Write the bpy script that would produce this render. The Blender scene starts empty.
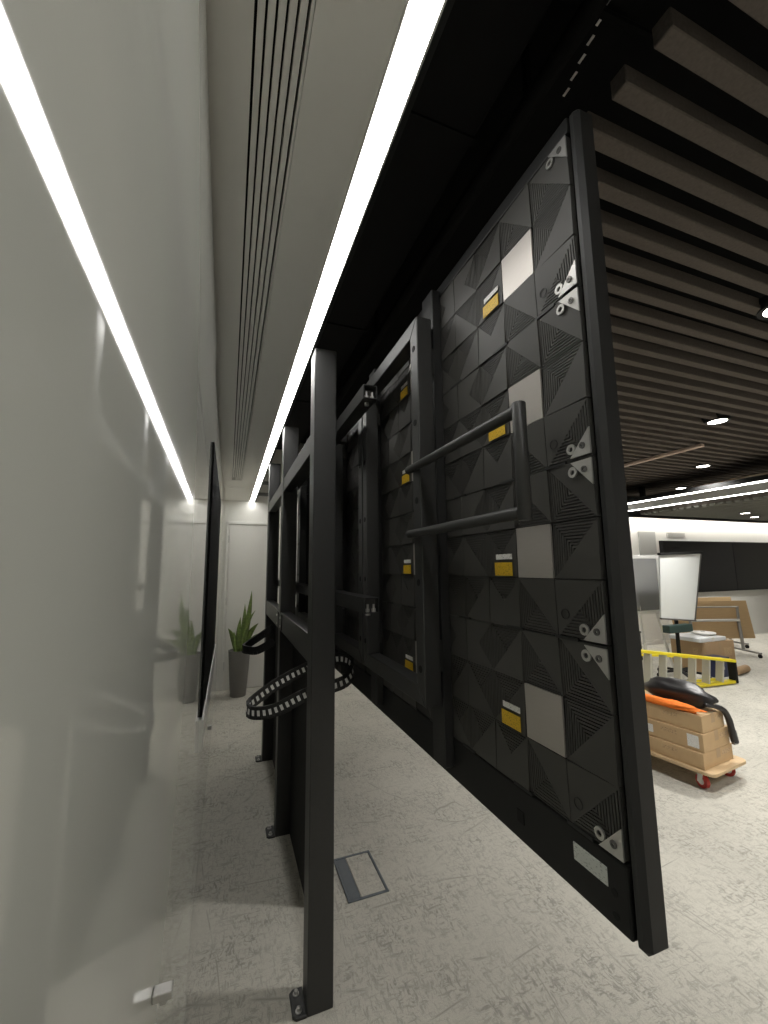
import bpy, math, random
from mathutils import Vector, Matrix, noise as mnoise
random.seed(4)
SC = bpy.context.scene
COL = SC.collection

# ------------------------------------------------------------------ camera
F_PX, YAW, PITCH, ROLL = 411.6, math.radians(20.63), math.radians(7.78), math.radians(-0.637)
fw = Vector((math.sin(YAW) * math.cos(PITCH), math.cos(YAW) * math.cos(PITCH), math.sin(PITCH)))
rt = Vector((math.cos(YAW), -math.sin(YAW), 0)); up = rt.cross(fw)
r2 = rt * math.cos(ROLL) + up * math.sin(ROLL); u2 = -rt * math.sin(ROLL) + up * math.cos(ROLL)
cam_d = bpy.data.cameras.new('camera'); cam = bpy.data.objects.new('camera', cam_d); COL.objects.link(cam)
cam_d.sensor_fit = 'VERTICAL'; cam_d.sensor_height = 24; cam_d.lens = F_PX * 24 / 1024; cam_d.clip_start = 0.01
M = Matrix((r2, u2, -fw)).transposed().to_4x4(); M.translation = Vector((0, 0, 1.5)); cam.matrix_world = M
SC.camera = cam

# ------------------------------------------------------------------ world, exposure, room light levels
W = bpy.data.worlds.new('world'); SC.world = W; W.use_nodes = True
W.node_tree.nodes['Background'].inputs[0].default_value = (0.9, 0.95, 1, 1)
W.node_tree.nodes['Background'].inputs[1].default_value = 0.02
vs = SC.view_settings; vs.view_transform = 'Standard'; vs.look = 'None'; vs.gamma = 1; vs.exposure = 0.25; vs.use_curve_mapping = False
LED_STRENGTH = 12.5       # linear ceiling light
TROUGH_STRENGTH = 14.0    # double line trough light
COVE_STRENGTH = 22.0
SPOT_W = 175.0             # each downlight

# ------------------------------------------------------------------ helpers
def link(o, parent=None):
    COL.objects.link(o)
    if parent is not None: o.parent = parent
    return o

def tag(o, label=None, cat=None, group=None, kind=None):
    if label: o['label'] = label
    if cat: o['category'] = cat
    if group: o['group'] = group
    if kind: o['kind'] = kind
    return o

def origin(o):
    v = Vector((0, 0, 0))
    while o is not None:
        v += Vector(o.location); o = o.parent
    return v

def empty(name, loc, label=None, cat=None, group=None, rz=0):
    o = bpy.data.objects.new(name, None); link(o); o.location = loc; o.rotation_euler = (0, 0, rz)
    o.empty_display_size = 0.05
    return tag(o, label, cat, group)

class MB:
    def __init__(s): s.v = []; s.f = []
    def add(s, vs, fs):
        n = len(s.v); s.v += [tuple(a) for a in vs]; s.f += [tuple(i + n for i in f) for f in fs]; return s
    def box(s, x0, x1, y0, y1, z0, z1, m=None):
        vs = [Vector((x, y, z)) for z in (z0, z1) for y in (y0, y1) for x in (x0, x1)]
        if m is not None: vs = [m @ v for v in vs]
        return s.add(vs, [(0, 2, 3, 1), (4, 5, 7, 6), (0, 1, 5, 4), (2, 6, 7, 3), (0, 4, 6, 2), (1, 3, 7, 5)])
    def prism(s, poly, vec):
        vec = Vector(vec); a = [Vector(p) for p in poly]; n = len(a); b = [p + vec for p in a]
        nrm = (a[1] - a[0]).cross(a[2] - a[1])
        if nrm.dot(vec) > 0: a.reverse(); b.reverse()
        return s.add(a + b, [tuple(range(n)), tuple(range(2 * n - 1, n - 1, -1))] +
                     [(i, i + n, (i + 1) % n + n, (i + 1) % n) for i in range(n)])
    def tube(s, path, r, n=12, cap=True, closed=False):
        P = [Vector(p) for p in path]; k = len(P); rs = r if isinstance(r, (list, tuple)) else [r] * k
        base = len(s.v); ref = None
        for i, p in enumerate(P):
            t = (P[min(i + 1, k - 1)] - P[max(i - 1, 0)]).normalized()
            if ref is None: ref = t.orthogonal().normalized()
            ref = (ref - t * ref.dot(t)).normalized(); b = t.cross(ref)
            for j in range(n):
                a = 2 * math.pi * j / n
                s.v.append(tuple(p + (ref * math.cos(a) + b * math.sin(a)) * rs[i]))
        for i in range(k - 1):
            for j in range(n):
                a = base + i * n + j; b2 = base + i * n + (j + 1) % n
                s.f.append((a, b2, b2 + n, a + n))
        if cap:
            s.f.append(tuple(base + j for j in range(n - 1, -1, -1)))
            s.f.append(tuple(base + (k - 1) * n + j for j in range(n)))
        return s
    def bar(s, p0, p1, w, h, upv=(0, 0, 1)):
        p0 = Vector(p0); p1 = Vector(p1); t = (p1 - p0); L = t.length; t.normalize()
        upv = Vector(upv); sd = t.cross(upv)
        if sd.length < 1e-4: sd = t.cross(Vector((0, 1, 0)))
        sd.normalize(); u = sd.cross(t)
        m = Matrix((sd, t, u)).transposed().to_4x4(); m.translation = p0
        return s.box(-w / 2, w / 2, 0, L, -h / 2, h / 2, m)
    def lathe(s, c, prof, n=24):
        base = len(s.v); k = len(prof)
        for (r, z) in prof:
            for j in range(n):
                a = 2 * math.pi * j / n; s.v.append((c[0] + r * math.cos(a), c[1] + r * math.sin(a), c[2] + z))
        for i in range(k - 1):
            for j in range(n):
                a = base + i * n + j; b = base + i * n + (j + 1) % n
                s.f.append((a, b, b + n, a + n))
        s.f.append(tuple(base + j for j in range(n - 1, -1, -1))); s.f.append(tuple(base + (k - 1) * n + j for j in range(n)))
        return s
    def ring(s, c, r0, r1, h, axis=(1, 0, 0), n=20):
        ax = Vector(axis).normalized(); a0 = ax.orthogonal().normalized(); b0 = ax.cross(a0); c = Vector(c); base = len(s.v)
        for rr, hh in ((r0, 0), (r1, 0), (r1, h), (r0, h)):
            for j in range(n):
                a = 2 * math.pi * j / n; s.v.append(tuple(c + (a0 * math.cos(a) + b0 * math.sin(a)) * rr + ax * hh))
        for q in range(4):
            for j in range(n):
                A = base + q * n + j; B = base + q * n + (j + 1) % n; C = base + ((q + 1) % 4) * n + (j + 1) % n; D = base + ((q + 1) % 4) * n + j
                s.f.append((A, B, C, D))
        return s
    def mesh(s, name, mat, off=Vector((0, 0, 0)), smooth=False):
        me = bpy.data.meshes.new(name); me.from_pydata([tuple(Vector(v) - off) for v in s.v], [], s.f); me.update()
        if mat: me.materials.append(mat)
        if smooth:
            for p in me.polygons: p.use_smooth = True
        return me
    def build(s, name, mat, parent=None, local=False, smooth=False, bevel=0, seg=2, angle=None):
        off = Vector((0, 0, 0)) if (local or parent is None) else origin(parent)
        me = s.mesh(name, mat, off, smooth)
        o = bpy.data.objects.new(name, me); link(o, parent)
        if smooth and angle: me.set_sharp_from_angle(angle=math.radians(angle))
        if bevel:
            md = o.modifiers.new('bevel', 'BEVEL'); md.width = bevel; md.segments = seg; md.limit_method = 'ANGLE'; md.angle_limit = math.radians(40)
        return o

def copy_obj(o, parent, loc=None):
    c = o.copy(); COL.objects.link(c); c.parent = parent
    if loc is not None: c.location = loc
    return c

def catmull(P, n=10, closed=False):
    P = [Vector(p) for p in P]; out = []; k = len(P)
    rng = range(k) if closed else range(k - 1)
    for i in rng:
        if closed: a, b, c, d = P[(i - 1) % k], P[i], P[(i + 1) % k], P[(i + 2) % k]
        else: a, b, c, d = P[max(i - 1, 0)], P[i], P[i + 1], P[min(i + 2, k - 1)]
        for j in range(n):
            t = j / n
            out.append(0.5 * ((2 * b) + (c - a) * t + (2 * a - 5 * b + 4 * c - d) * t * t + (-a + 3 * b - 3 * c + d) * t ** 3))
    if not closed: out.append(P[-1])
    return out

# ------------------------------------------------------------------ materials
def mat(name, col, rough=0.5, metal=0, var=0.0, vscale=40, bump=0.0, bscale=200, spec=0.5, emit=None, estr=0, alpha=1, stretch=None, rvar=0):
    m = bpy.data.materials.new(name); m.use_nodes = True; nt = m.node_tree; b = nt.nodes['Principled BSDF']
    c4 = (*col, 1); b.inputs['Base Color'].default_value = c4
    b.inputs['Roughness'].default_value = rough; b.inputs['Metallic'].default_value = metal
    b.inputs['Specular IOR Level'].default_value = spec; b.inputs['Alpha'].default_value = alpha
    if emit: b.inputs['Emission Color'].default_value = (*emit, 1); b.inputs['Emission Strength'].default_value = estr
    if var or bump or rvar:
        tc = nt.nodes.new('ShaderNodeTexCoord'); mp = nt.nodes.new('ShaderNodeMapping'); nt.links.new(tc.outputs['Object'], mp.inputs[0])
        if stretch: mp.inputs['Scale'].default_value = stretch
    if var or rvar:
        n = nt.nodes.new('ShaderNodeTexNoise'); n.inputs['Scale'].default_value = vscale; n.inputs['Detail'].default_value = 4
        nt.links.new(mp.outputs[0], n.inputs['Vector'])
        if var:
            mx = nt.nodes.new('ShaderNodeMix'); mx.data_type = 'RGBA'
            mx.inputs[6].default_value = tuple(c * (1 - var) for c in col) + (1,); mx.inputs[7].default_value = tuple(min(1, c * (1 + var)) for c in col) + (1,)
            nt.links.new(n.outputs['Fac'], mx.inputs[0]); nt.links.new(mx.outputs[2], b.inputs['Base Color'])
        if rvar:
            mr = nt.nodes.new('ShaderNodeMapRange'); mr.inputs['To Min'].default_value = max(0, rough - rvar); mr.inputs['To Max'].default_value = rough + rvar
            nt.links.new(n.outputs['Fac'], mr.inputs['Value']); nt.links.new(mr.outputs[0], b.inputs['Roughness'])
    if bump:
        n2 = nt.nodes.new('ShaderNodeTexNoise'); n2.inputs['Scale'].default_value = bscale; n2.inputs['Detail'].default_value = 3
        nt.links.new(mp.outputs[0], n2.inputs['Vector'])
        bp = nt.nodes.new('ShaderNodeBump'); bp.inputs['Strength'].default_value = bump; bp.inputs['Distance'].default_value = 0.002
        nt.links.new(n2.outputs['Fac'], bp.inputs['Height']); nt.links.new(bp.outputs[0], b.inputs['Normal'])
    return m

def carpet_mat():
    m = bpy.data.materials.new('carpet'); m.use_nodes = True; nt = m.node_tree; N = nt.nodes; L = nt.links; b = N['Principled BSDF']
    b.inputs['Roughness'].default_value = 0.95; b.inputs['Specular IOR Level'].default_value = 0.1
    geo = N.new('ShaderNodeNewGeometry')
    def mapped(sc, rot=0, loc=(0, 0, 0)):
        mp = N.new('ShaderNodeMapping'); mp.inputs['Scale'].default_value = sc; mp.inputs['Rotation'].default_value = (0, 0, rot); mp.inputs['Location'].default_value = loc
        L.new(geo.outputs['Position'], mp.inputs[0]); return mp.outputs[0]
    def noise(vec, scale, det=3, rough=0.5, dist=0):
        n = N.new('ShaderNodeTexNoise'); n.inputs['Scale'].default_value = scale; n.inputs['Detail'].default_value = det
        n.inputs['Roughness'].default_value = rough; n.inputs['Distortion'].default_value = dist; L.new(vec, n.inputs['Vector']); return n.outputs['Fac']
    def ramp(v, a, bb, lo=0.0, hi=1.0):
        r = N.new('ShaderNodeMapRange'); r.inputs['From Min'].default_value = a; r.inputs['From Max'].default_value = bb
        r.inputs['To Min'].default_value = lo; r.inputs['To Max'].default_value = hi; L.new(v, r.inputs['Value']); return r.outputs[0]
    def math_(op, a, bb):
        r = N.new('ShaderNodeMath'); r.operation = op
        for i, q in enumerate((a, bb)):
            if isinstance(q, (int, float)): r.inputs[i].default_value = q
            else: L.new(q, r.inputs[i])
        return r.outputs[0]
    # short woven streaks in both directions, gathered in patches
    s1 = ramp(noise(mapped((1, 0.32, 1)), 66, 3, 0.7, 0.7), 0.52, 0.62)
    s2 = ramp(noise(mapped((0.32, 1, 1), 0.1), 66, 3, 0.7, 0.7), 0.53, 0.63)
    s3 = ramp(noise(mapped((1, 0.35, 1), 0.8), 95, 2, 0.6, 0.5), 0.57, 0.7)
    st = math_('MAXIMUM', math_('MAXIMUM', s1, s2), s3)
    patch = ramp(noise(mapped((1, 1, 1)), 4.0, 4, 0.65), 0.36, 0.62, 0.18, 1.0)
    st = math_('MULTIPLY', st, patch)
    # long hairline scratches
    def cracks(scale, sc, rot, w):
        v = N.new('ShaderNodeTexVoronoi'); v.feature = 'DISTANCE_TO_EDGE'; v.inputs['Scale'].default_value = scale
        base = mapped(sc, rot); nn = N.new('ShaderNodeTexNoise'); nn.inputs['Scale'].default_value = 6; L.new(base, nn.inputs['Vector'])
        vm = N.new('ShaderNodeVectorMath'); vm.operation = 'MULTIPLY_ADD'; L.new(nn.outputs['Color'], vm.inputs[0]); vm.inputs[1].default_value = (0.05, 0.05, 0); L.new(base, vm.inputs[2])
        L.new(vm.outputs[0], v.inputs['Vector'])
        return ramp(v.outputs['Distance'], 0.0, w, 1.0, 0.0)
    c1 = math_('MULTIPLY', cracks(2.2, (1, 0.22, 1), 0.12, 0.007), ramp(noise(mapped((1, 1, 1)), 5, 2), 0.45, 0.6))
    c2 = math_('MULTIPLY', cracks(2.0, (0.25, 1, 1), 0.2, 0.007), ramp(noise(mapped((1, 1, 1), 0, (3, 1, 0)), 5, 2), 0.47, 0.62))
    dark = math_('MAXIMUM', math_('MULTIPLY', st, 0.50), math_('MULTIPLY', math_('MAXIMUM', c1, c2), 0.5))
    grain = ramp(noise(mapped((1, 1, 1)), 420, 2), 0.3, 0.7, 0.8, 1.16)
    tone = ramp(noise(mapped((1, 1, 1)), 1.1, 2), 0.3, 0.7, 0.9, 1.08)
    mx = N.new('ShaderNodeMix'); mx.data_type = 'RGBA'; L.new(dark, mx.inputs[0])
    mx.inputs[6].default_value = (0.53, 0.51, 0.45, 1); mx.inputs[7].default_value = (0.13, 0.126, 0.112, 1)
    sc = N.new('ShaderNodeVectorMath'); sc.operation = 'SCALE'; L.new(mx.outputs[2], sc.inputs[0]); L.new(math_('MULTIPLY', grain, tone), sc.inputs['Scale'])
    L.new(sc.outputs[0], b.inputs['Base Color'])
    bp = N.new('ShaderNodeBump'); bp.inputs['Strength'].default_value = 0.5; bp.inputs['Distance'].default_value = 0.003
    L.new(math_('SUBTRACT', grain, dark), bp.inputs['Height']); L.new(bp.outputs[0], b.inputs['Normal'])
    return m

def label_mat(name, base, ink, scale, thr):
    # a printed sticker: rows of small unreadable print
    m = bpy.data.materials.new(name); m.use_nodes = True; nt = m.node_tree; N = nt.nodes; L = nt.links; b = N['Principled BSDF']; b.inputs['Roughness'].default_value = 0.45
    tc = N.new('ShaderNodeTexCoord'); mp = N.new('ShaderNodeMapping'); mp.inputs['Scale'].default_value = (1, 1, 3); L.new(tc.outputs['Object'], mp.inputs[0])
    n = N.new('ShaderNodeTexNoise'); n.inputs['Scale'].default_value = scale; L.new(mp.outputs[0], n.inputs['Vector'])
    r = N.new('ShaderNodeMapRange'); r.inputs['From Min'].default_value = thr; r.inputs['From Max'].default_value = thr + 0.06; L.new(n.outputs['Fac'], r.inputs['Value'])
    mx = N.new('ShaderNodeMix'); mx.data_type = 'RGBA'; mx.inputs[6].default_value = (*base, 1); mx.inputs[7].default_value = (*ink, 1); L.new(r.outputs[0], mx.inputs[0]); L.new(mx.outputs[2], b.inputs['Base Color'])
    return m

M_PRINT = label_mat('printed_cardboard', (0.52, 0.36, 0.195), (0.24, 0.15, 0.08), 90, 0.55)
M_CARPET = carpet_mat()
M_GLOSS = mat('gloss_white_glass', (0.74, 0.755, 0.705), 0.03, spec=0.6, rvar=0.012, vscale=3, bump=0.006, bscale=9)
M_PLASTER = mat('plaster', (0.70, 0.685, 0.645), 0.75, bump=0.05, bscale=120, var=0.02)
M_WHITEWALL = mat('white_wall', (0.74, 0.73, 0.69), 0.6, bump=0.04, bscale=150, var=0.02)
M_DOOR = mat('door_paint', (0.70, 0.69, 0.655), 0.45, var=0.01)
M_VOID = mat('black_void_paint', (0.006, 0.006, 0.006), 0.9, spec=0.15, var=0.3, vscale=6)
M_DUCT = mat('dark_duct', (0.008, 0.008, 0.008), 0.8, 0.0, spec=0.1, var=0.3, vscale=8)
M_FELT = mat('felt_baffle', (0.115, 0.099, 0.087), 0.95, var=0.28, vscale=90, bump=0.5, bscale=150, spec=0.1)
M_LOWFELT = mat('felt_grey_green', (0.20, 0.20, 0.175), 0.95, var=0.15, vscale=60, spec=0.1)
M_WALLSCREEN = mat('wall_screen_black', (0.004, 0.004, 0.004), 0.75, spec=0.06)
M_BLACKTRIM = mat('black_trim', (0.011, 0.011, 0.011), 0.5, spec=0.25, var=0.1)
M_POWDER = mat('charcoal_powder_coat', (0.030, 0.030, 0.029), 0.42, var=0.12, vscale=60, bump=0.06, bscale=500)
M_TRIM = mat('display_trim', (0.024, 0.024, 0.024), 0.45, spec=0.35, var=0.08, vscale=30)
M_CAB = mat('cabinet_plastic', (0.055, 0.053, 0.049), 0.48, spec=0.4, var=0.06, vscale=30, bump=0.04, bscale=700)
M_CABBLACK = mat('cabinet_black', (0.010, 0.010, 0.010), 0.5)
M_PLATE = mat('brushed_plate', (0.46, 0.43, 0.40), 0.36, 0.55, var=0.05, vscale=30, stretch=(1, 1, 14))
M_STEEL = mat('zinc_steel', (0.56, 0.55, 0.53), 0.33, 0.8, var=0.08, vscale=60)
M_DKSTEEL = mat('dark_steel', (0.16, 0.155, 0.15), 0.4, 0.7)
M_HANDLE = mat('handle_coat', (0.033, 0.033, 0.032), 0.38, var=0.06)
M_YELLOW = label_mat('yellow_sticker', (0.72, 0.46, 0.02), (0.30, 0.18, 0.01), 330, 0.58)
M_WSTICK = label_mat('white_sticker', (0.78, 0.77, 0.74), (0.25, 0.25, 0.25), 260, 0.60)
M_GSTICK = label_mat('pale_sticker', (0.55, 0.57, 0.54), (0.22, 0.24, 0.22), 200, 0.60)
M_LED = mat('led_diffuser', (0.9, 0.9, 0.9), 0.6, emit=(1.0, 0.985, 0.95), estr=LED_STRENGTH)
M_TROUGH = mat('trough_led', (0.9, 0.9, 0.9), 0.6, emit=(1.0, 0.98, 0.94), estr=TROUGH_STRENGTH)
M_COVE = mat('cove_led', (0.9, 0.9, 0.9), 0.6, emit=(1.0, 0.965, 0.90), estr=COVE_STRENGTH)
M_LAMP = mat('downlight_lens', (0.9, 0.9, 0.9), 0.5, emit=(1.0, 0.95, 0.88), estr=14)
M_GREYMETAL = mat('grey_metal', (0.22, 0.22, 0.215), 0.45, 0.2)
M_CHAIN = mat('chain_nylon', (0.010, 0.010, 0.010), 0.5)
M_CHAINPAD = mat('chain_crossbar', (0.80, 0.80, 0.78), 0.45)
M_POT = mat('pot_grey', (0.135, 0.130, 0.120), 0.45, var=0.08, vscale=10)
M_SOIL = mat('soil', (0.03, 0.025, 0.02), 0.95, bump=0.6, bscale=60)
M_LEAF = mat('leaf_green', (0.13, 0.19, 0.045), 0.42, var=0.65, vscale=22, stretch=(1, 1, 2.2))
M_CARD = mat('cardboard', (0.52, 0.36, 0.195), 0.8, var=0.09, vscale=14, bump=0.08, bscale=150)
M_CARD2 = mat('cardboard_pale', (0.44, 0.30, 0.17), 0.8, var=0.1, vscale=10)
M_TAPE = mat('packing_tape', (0.40, 0.27, 0.14), 0.35)
M_PLY = mat('plywood', (0.55, 0.40, 0.23), 0.6, var=0.14, vscale=10, stretch=(9, 1, 1))
M_RED = mat('red_wheel', (0.42, 0.03, 0.02), 0.4)
M_BAG = mat('black_leatherette', (0.018, 0.017, 0.017), 0.38, var=0.2, bump=0.25, bscale=60)
M_ORANGE = mat('orange_cloth', (0.85, 0.20, 0.02), 0.8, var=0.15, bump=0.3, bscale=40)
M_LADDER = mat('ladder_yellow', (0.80, 0.66, 0.02), 0.45, var=0.05)
M_ALU = mat('aluminium_tread', (0.52, 0.51, 0.46), 0.4, 0.5, var=0.08, stretch=(1, 1, 6))
M_BOARD = mat('whiteboard', (0.66, 0.68, 0.67), 0.08)
M_PAD = mat('grey_pad', (0.11, 0.11, 0.108), 0.5, var=0.2, vscale=6)
M_FILM = mat('plastic_film', (0.80, 0.81, 0.79), 0.12, alpha=0.10, spec=0.3, bump=1.0, bscale=14)
M_WHITEMETAL = mat('white_metal', (0.70, 0.69, 0.66), 0.4)
M_WOOD = mat('beech_top', (0.52, 0.36, 0.19), 0.5, var=0.12, vscale=8, stretch=(1, 8, 8))
M_TABLELEG = mat('table_leg_grey', (0.34, 0.335, 0.32), 0.35, 0.6)
M_SCREEN = mat('black_screen', (0.006, 0.006, 0.007), 0.22)
M_MATTEBLK = mat('matte_black', (0.010, 0.010, 0.010), 0.7, spec=0.25)
M_VENT = mat('wall_grey', (0.42, 0.42, 0.40), 0.6)
M_WHITEPACK = mat('white_wrap', (0.70, 0.72, 0.73), 0.3, bump=0.4, bscale=25)
M_GREEN = mat('dark_green', (0.02, 0.045, 0.04), 0.5)
M_BLUE = mat('navy_plastic', (0.012, 0.018, 0.065), 0.45, var=0.1)
M_BOXFRAME = mat('floorbox_grey', (0.115, 0.13, 0.145), 0.45, 0.2, var=0.1)
M_PINK = mat('beige_bar', (0.55, 0.42, 0.35), 0.6)
M_PAPERROLL = mat('kraft_roll', (0.36, 0.24, 0.13), 0.8)

# ------------------------------------------------------------------ the setting
XW, YB, ZS = -0.088, 5.80, 2.42      # left wall face, back wall face, soffit underside
tag(MB().box(-0.5, 14.2, -4.2, 6.1, -0.12, 0).build('floor', M_CARPET), 'light grey beige carpet with dark distressed scratch marks', 'floor', kind='structure')
wl = tag(MB().box(-0.5, XW - 0.022, -4.2, 6.1, 0, 3.4).build('wall_left', M_MATTEBLK), 'glossy white glass panelled wall along the left side', 'wall', kind='structure')
for (y0, y1, dx) in ((-4.1, -1.30, 0.018), (-1.294, 1.715, 0.018), (1.723, 3.42, 0), (3.426, 4.86, 0), (4.866, 5.795, 0)):   # the near leaves stand proud
    xa, xb = (XW, XW) if dx == 0 else (-0.0625 - 0.0089 * y0, -0.0625 - 0.0089 * y1)
    MB().prism([(XW - 0.018, y0, 0.012), (xa, y0, 0.012), (xb, y1, 0.012), (XW - 0.018, y1, 0.012)], (0, 0, ZS - 0.018)).build('wall_panel', M_GLOSS, wl, bevel=0.0015, seg=1)
wb = tag(MB().box(-0.5, 14.2, YB, 6.1, 0, 3.4).build('wall_back', M_WHITEWALL), 'white painted far wall behind the plant and the stored furniture', 'wall', kind='structure')
tag(MB().box(14.0, 14.2, -4.2, 6.1, 0, 3.4).build('wall_right', M_WHITEWALL), 'white painted wall at the far right of the room', 'wall', kind='structure')
tag(MB().box(-0.5, 14.2, -4.4, -4.2, 0, 3.4).build('wall_front', M_WHITEWALL), 'white painted wall behind the viewpoint', 'wall', kind='structure')
MB().box(3.4, 13.98, YB - 0.012, YB, 0, 0.09).build('skirting', M_WHITEWALL, wb)

ce = tag(MB().box(-0.5, 14.2, -4.2, 6.1, 3.3, 3.45).build('ceiling', M_VOID), 'black open ceiling with pale soffit and rows of felt baffles', 'ceiling', kind='structure')
# soffit over the corridor, with the slot for the air diffuser left open
SLX0, SLX1, SLY1 = 0.000, 0.100, 4.45
for (x0, x1, y0, y1) in ((XW - 0.02, SLX0, -4.1, 4.86), (SLX1, 0.238, -4.1, 4.86), (SLX0, SLX1, SLY1, 4.86), (XW - 0.02, 0.238, 4.868, 5.795)):
    MB().box(x0, x1, y0, y1, ZS, ZS + 0.02).build('soffit_board', M_PLASTER, ce)
MB().box(XW - 0.02, 0.238, -4.1, 5.795, ZS + 0.13, ZS + 0.15).build('soffit_back', M_MATTEBLK, ce)
MB().box(0.300, 0.312, -4.1, 5.795, ZS - 0.004, 3.3).build('soffit_edge', M_BLACKTRIM, ce)
for y in (4.55, 5.25):
    MB().box(0.312, 0.93, y, y + 0.03, ZS - 0.01, ZS + 0.03).build('cross_rail', M_GREYMETAL, ce)
# baffles: felt beams, one object each, sharing one mesh
bm0 = MB().box(0.925, 7.19, 0, 0.047, 0, 0.058)
baf = None
for k in range(-10, 41):
    y = 0.507 + 0.119 * k
    if y > 5.42: break
    # (the lower ceiling takes over beyond the trough light)
    if baf is None:
        baf = bm0.build('baffle', M_FELT, ce, local=True, bevel=0.003, seg=1); o = baf
    else: o = copy_obj(baf, ce)
    o.location = (0, y, 2.75)
# bulkhead in front of the cove on the back wall
MB().box(0.95, 13.95, 5.50, 5.56, 2.40, 3.3).build('bulkhead', M_MATTEBLK, ce)

# lower felt ceiling beyond the trough light: a dark board carrying closely set strips
MB().box(7.20, 13.95, -4.1, 5.495, 2.47, 2.74).build('lower_ceiling', M_FELT, ce)
st0 = None
for k in range(80):
    y = -4.0 + 0.119 * k
    if st0 is None: st0 = MB().box(7.20, 13.95, 0, 0.07, 0, 0.029).build('felt_strip', M_LOWFELT, ce, local=True); o = st0
    else: o = copy_obj(st0, ce)
    o.location = (0, y, 2.44)
# far door
d1 = empty('door_1', (0.40, YB, 0), 'pale flush door in the far wall behind the plant', 'door'); d1['kind'] = 'structure'
fr = MB(); fr.box(-0.045, -0.012, YB - 0.03, YB, 0, 2.135); fr.box(0.93, 0.965, YB - 0.03, YB, 0, 2.135); fr.box(-0.045, 0.965, YB - 0.03, YB, 2.10, 2.135)
fr.build('door_frame', M_DOOR, d1, bevel=0.003)
dl = MB().box(-0.004, 0.922, YB - 0.016, YB, 0.008, 2.092).build('door_leaf', M_DOOR, d1, bevel=0.002)
for z in (0.25, 1.05, 1.85):
    MB().tube([(-0.008, YB - 0.033, z), (-0.008, YB - 0.033, z + 0.1)], 0.007, 8).build('hinge', M_STEEL, dl)

# ------------------------------------------------------------------ lights of the place
t = empty('linear_light', (0.268, 0.8, ZS), 'long bright white linear light recessed along the pale soffit edge', 'light')
MB().box(0.243, 0.295, -4.05, 5.78, ZS - 0.002, ZS + 0.012).build('diffuser', M_LED, t)
h = MB(); h.box(0.2385, 0.2425, -4.05, 5.79, ZS - 0.003, ZS + 0.06); h.box(0.2955, 0.2995, -4.05, 5.79, ZS - 0.003, ZS + 0.06); h.box(0.2385, 0.2995, -4.05, 5.79, ZS + 0.03, ZS + 0.06)
h.build('housing', M_WHITEMETAL, t)

t = empty('slot_diffuser', (0.05, 0.8, ZS), 'white linear slot air diffuser set in the pale soffit', 'air vent')
for k in range(5):
    x = 0.0105 + k * 0.0165
    MB().box(x, x + 0.0122, -4.05, SLY1 - 0.01, ZS - 0.001, ZS + 0.025).build('vane', M_PLASTER, t, bevel=0.001, seg=1)
e = MB(); e.box(SLX0, SLX0 + 0.0055, -4.05, SLY1, ZS - 0.001, ZS + 0.03); e.box(0.0935, SLX1 - 0.0012, -4.05, SLY1, ZS - 0.001, ZS + 0.03); e.box(SLX0, SLX1 - 0.0012, SLY1 - 0.006, SLY1, ZS - 0.001, ZS + 0.03)
e.build('frame', M_PLASTER, t)
MB().box(SLX0, SLX1, -4.05, SLY1, ZS + 0.032, ZS + 0.05).build('plenum', M_MATTEBLK, t)

t = empty('trough_light', (6.18, 2.5, 2.45), 'suspended black trough light with two bright parallel lines', 'light')
MB().box(5.74, 6.63, -3.5, 5.45, 2.458, 2.52).build('body', M_MATTEBLK, t)
MB().box(5.84, 6.54, -3.5, 5.45, 2.452, 2.458).build('soffit_plate', M_GREYMETAL, t)
for x in (5.765, 6.555): MB().box(x, x + 0.045, -3.48, 5.43, 2.448, 2.458).build('led_line', M_TROUGH, t)
for y in (-2, 1.5, 4.6): MB().box(6.15, 6.21, y, y + 0.06, 2.52, 2.75).build('hanger', M_MATTEBLK, t)

t = empty('cove_light', (7.5, 5.68, 2.44), 'hidden warm white cove light along the top of the far wall', 'light')
MB().box(1.0, 13.9, 5.60, 5.66, 2.462, 2.472).build('led_strip', M_COVE, t)
MB().box(1.0, 13.9, 5.561, 5.70, 2.474, 2.50).build('channel', M_WHITEMETAL, t)

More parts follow.
